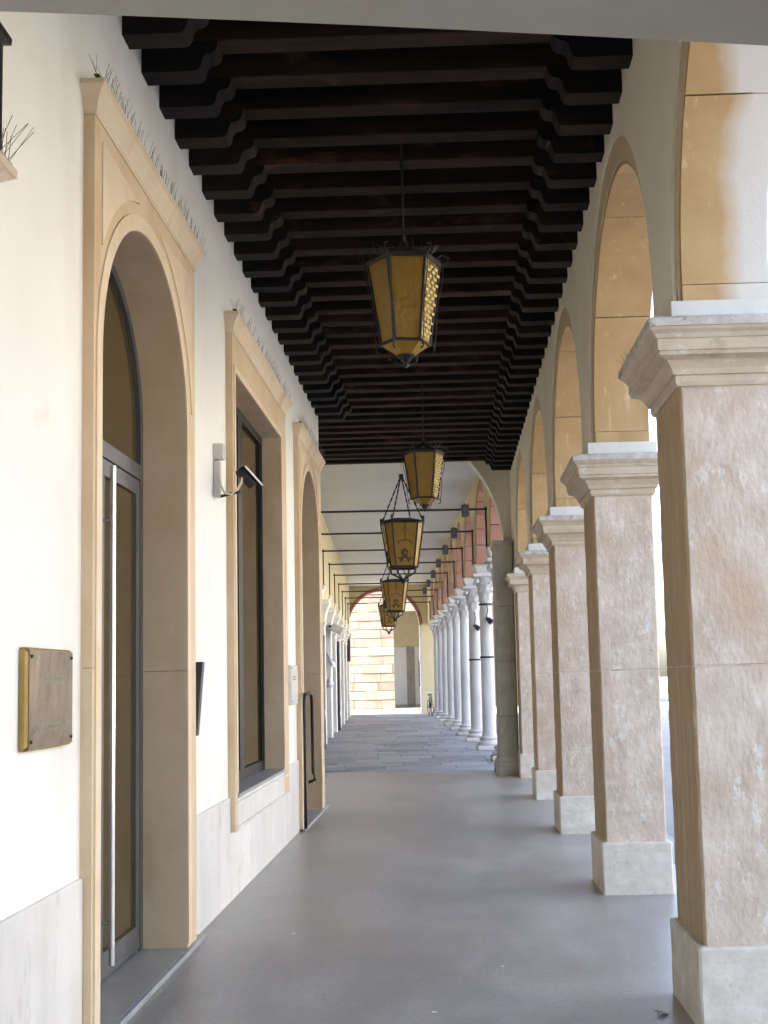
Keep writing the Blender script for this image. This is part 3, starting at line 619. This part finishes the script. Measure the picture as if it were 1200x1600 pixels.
# columns
ZC = 4.11
cproto = None; cols = []
for i, b in enumerate(cb):
    if cproto is None:
        o = MB().lathe([(RC*1.12, .30), (RC*1.04, .33), (RC, .40), (RC*.99, 1.8), (RC*.9, 3.25), (RC*.9, 3.29), (RC*1.0, 3.295), (RC*1.0, 3.32), (RC*.86, 3.325)], 24).build('column', 'column_marble', cl, (CA, LB(b), 0), smooth=35)
        MB().lathe([(.0, .10), (.255, .10), (.275, .125), (.27, .165), (.245, .185), (.215, .195), (.205, .215), (.225, .235), (.228, .262), (.205, .285), (RC*1.12, .2995)], 24).build('base', 'column_marble', o, smooth=35)
        MB().cbox(-.285, .285, -.285, .285, .001, .0995, .012).build('base_block', 'column_marble', o)
        cp = MB().lathe([(RC*.9, 3.3255), (RC*.98, 3.45), (RC*1.1, 3.59), (RC*1.4, 3.73), (RC*1.75, 3.82)], 20).build('capital', 'column_marble', o, smooth=35)
        lf = MB()
        for tier, (z0, z1, rr0, rr1, ph) in enumerate(((3.33, 3.53, RC*.95, RC*1.45, 0), (3.45, 3.70, RC*1.05, RC*1.75, PI/8))):
            for j in range(8):
                a = j*PI/4+ph; ca_, sa_ = cos(a), sin(a)
                pr = [(rr0, z0, .055), (rr0+.012, (z0+z1)/2, .062), (rr0+(rr1-rr0)*.45, z1-.03, .05), (rr1, z1, .03), (rr1+.008, z1-.035, .012)]
                v = []
                for r, z, hw in pr:
                    for s_ in (-1, 1): v.append((r*ca_-s_*hw*sa_, r*sa_+s_*hw*ca_, z))
                v2 = [(x*.9, y*.9, z-.012) for x, y, z in v]
                nn = len(v)
                f = [(q*2, q*2+1, q*2+3, q*2+2) for q in range(len(pr)-1)]
                lf.add(v+v2, f+[tuple(t+nn for t in reversed(q)) for q in f]+[(0, 2, nn+2, nn), (1, nn+1, nn+3, 3), (2, 4, nn+4, nn+2), (3, nn+3, nn+5, 5), (4, 6, nn+6, nn+4), (5, nn+5, nn+7, 7), (6, 8, nn+8, nn+6), (7, nn+7, nn+9, 9)])
        for j in range(4):
            a = PI/4+j*PI/2; lf.lathe([(.0, 3.67), (.04, 3.69), (.052, 3.73), (.04, 3.775), (.0, 3.79)], 8, .285*cos(a), .285*sin(a))
        lf.build('capital_leaves', 'column_marble', o)
        MB().cbox(-.29, .29, -.29, .29, 3.821, 3.895, .018).build('abacus', 'column_marble', o)
        MB().loft(-.2, .2, -.2, .2, [(0, 3.8955), (0, 3.92), (.02, 3.95), (.06, 4.07), (.07, 4.08), (.07, ZC)], .012).build('impost_block', 'column_marble', o)
        cproto = o
    else: o = share(cproto, cl, (CA, LB(b), 0))
    cols.append(o)
for i, o in enumerate(cols[:3]):
    for z in (2.02, 3.2):
        if z > 3 and i == 2: continue
        MB().lathe([(RC+.006, z), (RC+.012, z+.004), (RC+.012, z+.036), (RC+.006, z+.04)], 20).build('iron_band', 'iron', o)
# arches on the columns: plaster wall inside, brick lining
RA = CS/2-.235; WA0 = CA-.23; WA1 = CA+.23; ZCE = 5.92
ends = [cb[0]-CS]+cb+[cb[-1]+1.4]
wl2 = MB()
c = (ends[0]+ends[1])/2; b0 = 20.16
hp = [(b0, ZC+.05+RA*1.1*math.sqrt(1-((b0-c)/RA)**2))]+[(c+RA*cos(q*PI/24), ZC+.05+RA*1.1*sin(q*PI/24)) for q in range(24, -1, -1) if c+RA*cos(q*PI/24) > b0+.01]+[(ends[1], ZC+.05), (ends[1], ZCE), (b0, ZCE)]
wl2.prism(hp, lambda u, w_, z: (w_, LB(u), z), WA0, WA1)
for i in range(1, len(ends)-2):
    c = (ends[i]+ends[i+1])/2
    wl2.arch(lambda u, w_, z: (w_, LB(u), z), ends[i], ends[i+1], c, RA, ZC+.05, ZCE, WA0, WA1, n=24, R_z=RA*1.1)
wl2.box(WA0, WA1, LB(cb[-1]), LB(54.1), ZC, ZCE)
wl2.build('wall', 'yellow_plaster', cl)
for i in range(len(ends)-2):
    c = (ends[i]+ends[i+1])/2; fnl = lambda u, w_, z: (w_, LB(u), z)
    nv = 13
    for j in range(nv):
        a0 = PI*j/nv+.006; a1 = PI*(j+1)/nv-.006
        if i == 0 and c+RA*cos(a1) < 20.16: continue
        v = []
        for w_ in (WA0+.02, WA1+.03):
            for rr in (RA-.10, RA+.004):
                for a in (a0, a1): v.append(fnl(c+rr*cos(a), w_, ZC+.05+rr*1.1*sin(a)))
        MB().add(v, [(0, 1, 3, 2), (4, 6, 7, 5), (0, 4, 5, 1), (2, 3, 7, 6), (0, 2, 6, 4), (1, 5, 7, 3)]).build('brick', 'brick_red', cl)
for b in cb:
    MB().cbox(WA0-.0, WA1+.02, LB(b)-.335, LB(b)+.335, ZC+.0005, ZC+.06, .004).build('brick_springer', 'brick_red', cl)
MB().box(-12, CA+.26, LB(20.3), LB(54.15), ZCE, ZCE+.1).build('ceiling', 'vault_white', cl)
MB().box(-12, CA+.27, LB(20.3), LB(54.15), ZCE+.11, 14.2).build('upper_storey', 'pale_facade', cl)
# end wall with its arch
ew = MB(); ac, ar = .075, 1.69; zse = 4.06
e_fn = lambda u, w_, z: (u, LB(w_), z)
ew.arch(e_fn, -1.75, WA1, ac, ar, zse, ZCE, 53.5, 54.1, n=36)
ew.prism([(-1.75, 0), (ac-ar, 0), (ac-ar, zse), (-1.75, zse)], e_fn, 53.5, 54.1); ew.prism([(ac+ar, 0), (WA1, 0), (WA1, zse), (ac+ar, zse)], e_fn, 53.5, 54.1)
ew.build('end_wall', 'yellow_plaster', cl)
for j in range(15):
    a0 = PI*j/15+.005; a1 = PI*(j+1)/15-.005
    MB().ring(e_fn, ac, ar-.06, ar+.10, zse, 53.47, 54.12, a0, a1, 3).build('brick', 'brick_red', cl)
for sg in (-1, 1):
    for z in range(7): MB().prism([(ac+sg*(ar-.06), .01+z*.58), (ac+sg*(ar+.03), .01+z*.58), (ac+sg*(ar+.03), .575+z*.58), (ac+sg*(ar-.06), .575+z*.58)], e_fn, 53.47, 54.12).build('jamb_stone', 'column_marble', cl)
# tie rods with drop bars
AL = -1.5
for i, b in enumerate(cb):
    zr = 4.88
    t = MB().tube([(AL, LB(b), zr), (WA0+.05, LB(b), zr)], .021, 8).build('tie_rod', 'iron', cl, smooth=60)
    MB().tube([(WA0-.03, LB(b), zr+.05), (WA0-.03, LB(b), ZC)], .02, 6).build('drop_bar', 'iron', t)
    MB().tube([(AL+.03, LB(b), zr+.05), (AL+.03, LB(b), 3.9)], .018, 6).build('drop_bar', 'iron', t)
# left wall of the colonnade with pilasters and shop fronts
lw = MB()
lw.box(AL-.4, AL, LB(16.5), LB(54.1), 3.65, ZCE)
lw.box(AL-.6, AL-.401, LB(16.5), LB(54.1), 0, ZCE)
lw.build('shop_wall', 'yellow_plaster', cl)
for i, b in enumerate([cb[0]-CS]+cb):
    pi_ = MB().cbox(AL-.4, AL+.05, LB(b)-.28, LB(b)+.28, .001, 3.0, .01).build('pilaster', 'shop_white', cl)
    MB().loft(AL-.38, AL+.05, LB(b)-.28, LB(b)+.28, [(0, 3.001), (.03, 3.03), (.03, 3.08), (.01, 3.1), (.05, 3.3), (.10, 3.45), (.13, 3.5), (.13, 3.62)], .01).build('capital', 'shop_white', pi_)
    MB().loft(AL-.38, AL+.02, LB(b)-.22, LB(b)+.22, [(0, 3.63), (0, 3.8), (.05, 3.92), (.06, 3.99)], .01).build('impost', 'shop_white', pi_)
    c = b+CS/2
    MB().cbox(AL-.396, AL-.25, LB(b)+.29, LB(b)+CS-.29, .002, 3.0, .01).build('shop_window', 'shop_blue', cl)
    MB().cbox(AL-.396, AL-.1, LB(b)+.29, LB(b)+CS-.29, 3.002, 3.64, .01).build('fascia', 'shop_white', cl)
    if i in (2, 5): MB().cbox(AL-.1, AL+.14-.008*i, LB(c)-.5, LB(c)+.1, .002, 2.55+.06*i, .01).build('door_leaf', 'shop_blue', cl)
    if i > 3:
        for u in (-.6, .3): MB().cbox(AL-.249, AL-.02, LB(c)+u-.16, LB(c)+u+.16, .002, 3.0, .01).build('door_post', 'shop_white', cl)

def W(a, b, z): return (a*cos(TH)-b*sin(TH), a*sin(TH)+b*cos(TH), z)
for i, b in enumerate(cb[:7]):
    s_ = MB(); s_.cbox(-.07, .07, -.08, .08, -.11, .115, .012); s_.tube([(0, 0, .11), (0, .12, .15)], .02, 8); s_.box(-.07, .07, -.02, .02, .113, .123)
    tag(s_.build('loudspeaker', 'sign_dark', None, W(1.66-.01*i, b-.12, 4.83), TH), ['small dark loudspeaker box on the nearest tie rod', 'small dark loudspeaker box on the second tie rod', 'small dark loudspeaker box on the third tie rod', 'small dark loudspeaker box on the fourth tie rod', 'small dark loudspeaker box on the fifth tie rod', 'small dark loudspeaker box on the sixth tie rod', 'small dark loudspeaker box on the seventh tie rod'][i], 'loudspeaker', 'loudspeakers on the tie rods')
for i in range(2):
    s_ = empty('spotlight', W(CA-.02, cb[i+1]-RC-.03, 2.88), TH); tag(s_, ['black spotlight clamped to the second visible white column', 'black spotlight clamped to the third visible white column'][i], 'spotlight', 'spotlights on the columns')
    MB().tube([(0, .03, 0), (.02, -.05, .02), (.06, -.09, -.02), (.12, -.11, -.08), (.125, -.112, -.085)], [.02, .03, .06, .075, .06], 10).build('lamp_head', 'cabinet_black', s_, smooth=50)
    MB().tube([(.0, .0, .0), (.04, -.02, .2), (.02, .02, .36)], .012, 6).build('arm', 'iron', s_)

def boxlantern(a, b, ztop, h, wt, wb, hook, label):
    L = empty('lantern', W(a, b, ztop-h), TH+.13); tag(L, label, 'lantern', 'lanterns hanging in the colonnade')
    ch = .28
    def ring_(hw, z):
        c_ = hw*ch*1.2
        return [Vector(p+(z,)) for p in ((-hw+c_, -hw), (hw-c_, -hw), (hw, -hw+c_), (hw, hw-c_), (hw-c_, hw), (-hw+c_, hw), (-hw, hw-c_), (-hw, -hw+c_))]
    T = ring_(wt/2, h); Bt = ring_(wb/2, 0)
    f = MB()
    for i in range(8):
        f.tube([T[i], Bt[i]], .02, 6); f.tube([T[i], T[(i+1) % 8]], .03, 6); f.tube([Bt[i], Bt[(i+1) % 8]], .026, 6)
    f.build('frame', 'iron', L)
    for i in range(8):
        p, q, r, s_ = T[i], T[(i+1) % 8], Bt[(i+1) % 8], Bt[i]
        inn = [x*.985 for x in (p, q, r, s_)]
        MB().add([p, q, r, s_]+[Vector((x.x*.97, x.y*.97, x.z)) for x in (p, q, r, s_)], [(0, 1, 2, 3), (7, 6, 5, 4), (0, 4, 5, 1), (1, 5, 6, 2), (2, 6, 7, 3), (3, 7, 4, 0)]).build('glass_pane', 'amber_glass', L)
        if i % 2 == 0:     # iron tracery on the wide panes
            mid = lambda t, s2=0: (p.lerp(q, .5+s2)).lerp(s_.lerp(r, .5+s2), t)*1.012
            tr = MB().tube([mid(.0), mid(.12)], .008, 5); tr.tube([mid(.12), mid(.19, .07), mid(.26), mid(.19, -.07), mid(.12)], .008, 5)
            tr.tube([mid(.26), mid(.42)], .008, 5); tr.tube([mid(.5, -.36), mid(.43, -.2), mid(.42), mid(.43, .2), mid(.5, .36)], .008, 5)
            tr.tube([mid(.68, -.14), mid(.62), mid(.68, .14), mid(.76, .08), mid(.72), mid(.76, -.08), mid(.68, -.14)], [.02]*7, 5)
            tr.tube([mid(.9, -.22), mid(.8, -.1), mid(.78), mid(.8, .1), mid(.9, .22)], .018, 5); tr.tube([mid(.8, -.36), mid(.84, -.26), mid(.8, -.2)], .012, 5); tr.tube([mid(.8, .36), mid(.84, .26), mid(.8, .2)], .012, 5)
            tr.build('tracery', 'iron', L)
    r0 = ring_(wt/2*1.06, h+.03); rf = MB(); rf.add(r0+ring_(wt/2*.55, h+.10), [(i, (i+1) % 8, 8+(i+1) % 8, 8+i) for i in range(8)]+[tuple(range(8, 16)), tuple(range(7, -1, -1))]); rf.build('roof', 'iron', L)
    bt = MB()
    for i in range(0, 8, 2): bt.tube([Bt[i]*.9, Bt[i]*.8+Vector((0, 0, -.12)), Vector((Bt[i].x*.3, Bt[i].y*.3, -.2)), Vector((0, 0, -.27))], .02, 6)
    bt.lathe([(.0, -.35), (.03, -.33), (.075, -.28), (.05, -.25), (.0, -.24)], 10); bt.build('finial', 'iron', L)
    top = Vector((0, 0, hook-(ztop-h)))
    for i in (0, 2, 4, 6):
        A = T[i]+Vector((0, 0, .02)); chn = MB(); n = max(8, int((top-A).length/.075))
        for k_ in range(n):
            p = A.lerp(top, k_/n); q = A.lerp(top, (k_+1.25)/n); chn.tube([p, q], .018 if k_ % 2 else .011, 5)
        chn.tube([A, A+Vector((0, 0, .12))], .03, 6); chn.build('chain', 'iron', L)
    MB().tube([top-Vector((0, 0, .06)), top+Vector((0, 0, .02))], .05, 8).build('hook', 'iron', L)
    return L
boxlantern(.46, 24.3, 4.86, .93, .82, .56, 5.9, 'large chain-hung amber lantern with iron tracery, nearest in the colonnade')
boxlantern(.42, 37.8, 4.75, .95, .82, .56, 5.9, 'middle chain-hung amber lantern further along the colonnade')
boxlantern(.28, 50.2, 4.76, .88, .8, .55, 5.9, 'farthest chain-hung amber lantern before the end arch')

# shop things on the left
aw_ = empty('awning', W(AL, 33.6, 2.85), TH); tag(aw_, 'white printed awning sloping from a shop front on the left', 'awning')
MB().prism([(0, 0), (.02, .03), (.42, -.95), (.40, -.98)], lambda u, w_, z: (u-.30, w_, z+.1), -1.1, 1.1).build('cloth', 'awning', aw_)
aw_.rotation_euler = (0, 0, TH)
for k_ in range(3): MB().prism([(.1+.1*k_, -.2-.245*k_), (.16+.1*k_, -.34-.245*k_), (.165+.1*k_, -.338-.245*k_), (.105+.1*k_, -.198-.245*k_)], lambda u, w_, z: (u-.28, w_, z+.12), -.8, .7).build('print_line', 'awning_print', aw_)
lp = empty('wall_lamp', W(AL+.05, 32.4, 3.1), TH); tag(lp, 'grey box floodlight on a bracket above the shop awning', 'lamp')
bx = MB().cbox(0, .34, -.2, .2, -.11, .11, .02).build('housing', 'cctv_grey', lp, (.04, 0, 0)); bx.rotation_euler = (0, math.radians(28), 0)
MB().tube([(-.05, 0, .0), (.06, 0, 0)], .03, 8).build('bracket', 'iron', lp)
sg = empty('hanging_sign', W(AL, 47.8, 2.35), TH); tag(sg, 'dark rectangular sign projecting from the far shop fronts', 'sign')
MB().cbox(-.12, .17, -.04, .04, 0, .95, .01).build('panel', 'sign_dark', sg); MB().tube([(-.1, 0, 1.0), (.17, 0, 1.0)], .02, 6).build('bracket', 'iron', sg)
gl = MB().lathe([(.0, -.12), (.08, -.09), (.12, 0), (.08, .09), (.03, .12), (.03, .16)], 12)
tag(gl.build('globe_light', 'white_metal', None, W(AL+.02, 32.1, 1.52), smooth=60), 'small white round globe on the shop front below the awning', 'lamp')

# bicycle leaning near the last columns
bk = empty('bicycle', W(2.0, 50.2, 0), TH+.1); tag(bk, 'parked bicycle seen end-on by the last white columns', 'bicycle')
for yy in (-.52, .52):
    t = [(.02*0, yy+.33*cos(2*PI*i/20), .335+.33*sin(2*PI*i/20)) for i in range(21)]
    wh = MB().tube(t, .02, 6, False).build('wheel', 'cabinet_black', bk)
    sk = MB()
    for i in range(8): sk.tube([(0, yy, .335), (0, yy+.32*cos(i*PI/4), .335+.32*sin(i*PI/4))], .004, 4)
    sk.build('spokes', 'steel', wh)
fm = MB()
for p, q in (((0, .52, .335), (0, .12, .30)), ((0, .12, .30), (0, .22, .82)), ((0, .12, .30), (0, -.32, .80)), ((0, .2, .76), (0, -.32, .82)), ((0, .52, .335), (0, .2, .74)), ((0, -.52, .335), (0, -.30, .95))): fm.tube([p, q], .017, 6)
fm.build('frame', 'iron', bk)
MB().tube([(-.28, -.22, 1.0), (-.26, -.32, 1.02), (0, -.33, .98), (.26, -.32, 1.02), (.28, -.22, 1.0)], .014, 6).build('handlebar', 'steel', bk)
MB().cbox(-.07, .07, .10, .36, .86, .92, .02).build('saddle', 'cabinet_black', bk)

# ------------------------------------------------------------------ rusticated palace across the street at the far end
rp = empty('stone_palace', W(0, 69, 0), TH); tag(rp, 'sunlit palace of rusticated stone with a shaded archway, closing the far end', 'building')
rp_fn = lambda u, w_, z: (u, w_, z)
oc, orr, ozs = 1.63, .95, 4.65
bw = MB(); bw.box(-14, oc-orr, .06, .8, -.14, 13); bw.arch(rp_fn, oc-orr, oc+orr, oc, orr, ozs, 13, .06, .8); bw.box(oc+orr, 16, .06, .8, -.14, 13)
bw.build('wall', 'rustic_joint', rp)
rnd = random.Random(4); CH = .52
for r in range(15):
    z0 = -.13+r*CH; u = -4.6-(.5 if r % 2 else 0)
    while u < 4.2:
        L = rnd.uniform(1.3, 2.1); a, b = u+.005, u+L-.005; u += L
        zc0, zc1 = z0+.014, z0+CH-.014
        proud = -.07 if -.62 < (a+b)/2 < .25 else 0
        half = lambda z: orr if z < ozs else math.sqrt(max(0, orr**2-(z-ozs)**2)) if z < ozs+orr else 0
        hh = max(half(zc0), half((zc0+zc1)/2)*.98)
        pieces = [(a, b)]
        if hh > 0: pieces = [(a, min(b, oc-hh-.01)), (max(a, oc+hh+.01), b)]
        for p, q in pieces:
            if q-p > .08: MB().cbox(p, q, -.0+proud, .0595, zc0, zc1, .02).build('stone_block', 'rustic_stone', rp)
pas = MB().box(oc-2.4, oc+2.4, 4.2, 4.6, -.13, 7)
pas.build('passage_wall', 'yellow_plaster', rp)
MB().box(oc-2.4, oc+2.4, .81, 4.19, 6.6, 6.9).build('passage_vault', 'vault_white', rp)
MB().cbox(oc-1.5, oc-.15, 4.12, 4.199, .0, 3.6, .01).build('panel', 'shop_white', rp); MB().cbox(oc-.149, oc+.35, 4.05, 4.198, -.12, 3.6, .01).build('pilaster', 'pier_stone', rp)
MB().cbox(oc+.36, oc+1.6, 4.12, 4.199, .0, 3.6, .01).build('panel', 'shop_white', rp); MB().cbox(oc+.6, oc+1.3, 4.08, 4.119, 1.1, 2.7, .01).build('window', 'window_dark', rp)
MB().box(-14, 16, .81, 14, 6.95, 12.99).build('rear_block', 'warm_facade', rp)

# ------------------------------------------------------------------ houses across the piazza, glimpsed between the pillars
hproto = None
def house(loc, rz, wdt, hgt, ma, label, nw):
    h = empty('town_house', loc, rz); tag(h, label, 'house', 'houses across the piazza')
    MB().box(0, 10, 0, wdt, -.139, hgt).build('wall', ma, h)
    MB().prism([(-.4, hgt+.001), (10.4, hgt+.001), (5, hgt+2.4)], lambda u, w_, z: (u, w_, z), -.3, wdt+.3).build('roof', 'roof_tile', h)
    st = wdt/nw; n_fl = int(hgt/3.4); pw = None
    for fl_ in range(n_fl):
        for j in range(nw):
            y = st*(j+.5); z = .4+fl_*3.4
            if pw is None:
                pw = MB().cbox(-.06, .02, -.55, .55, .5, 2.5, .01).build('window', 'shop_white', h, (0, y, z)); MB().box(-.08, -.061, -.45, .45, .6, 2.4).build('pane', 'window_dark', pw)
                for s_ in (-1, 1): MB().cbox(-.1, -.001, s_*.8-.24, s_*.8+.24, .5, 2.5, .01).build('shutter', 'shutter', pw)
            else: share(pw, h, (0, y, z))
for i in range(7):
    house((27+random.uniform(-.5, .5), -14+i*14.2, 0), 0, 14, 10.5+(i*37 % 5)*.9, ['pale_facade', 'warm_facade'][i % 2], 'pale sunlit house front across the piazza, %s' % ['behind the viewer', 'facing the nearest arch', 'between the first pillars', 'beyond the second pillar', 'facing the white columns', 'near the far end', 'last before the palace'][i], 5)

# ------------------------------------------------------------------ litter on the terrazzo
lf_ = MB(); pts = [(.0, .0), (.03, .012), (.055, .004), (.075, .02), (.06, .035), (.08, .05), (.05, .055), (.03, .045), (.012, .05), (.015, .028)]
lf_.prism(pts, lambda u, w_, z: (u, z, w_+.01*sin(u*60)), .002, .005); tag(lf_.build('dry_leaf', 'pier_stone', None, (.93, 5.62, .006), .4), 'small dry leaf on the floor by the nearest pillar', 'leaf')
rl = random.Random(9)
for i, (x, y, lab) in enumerate(((-1.02, 7.55, 'tiny white paper scrap on the floor in front of the near doorway'), (-.1, 5.75, 'tiny white paper scrap on the floor near the bottom edge'), (.25, 6.6, 'tiny pale crumb on the floor left of the nearest pillar'))):
    q = MB(); q.prism([(0, 0), (.022, .004), (.026, .014), (.012, .02), (.002, .012)], lambda u, w_, z: (u, z, w_), .001, .004); tag(q.build('paper_scrap', 'white_metal', None, (x, y, .001), rl.uniform(0, 6)), lab, 'litter')
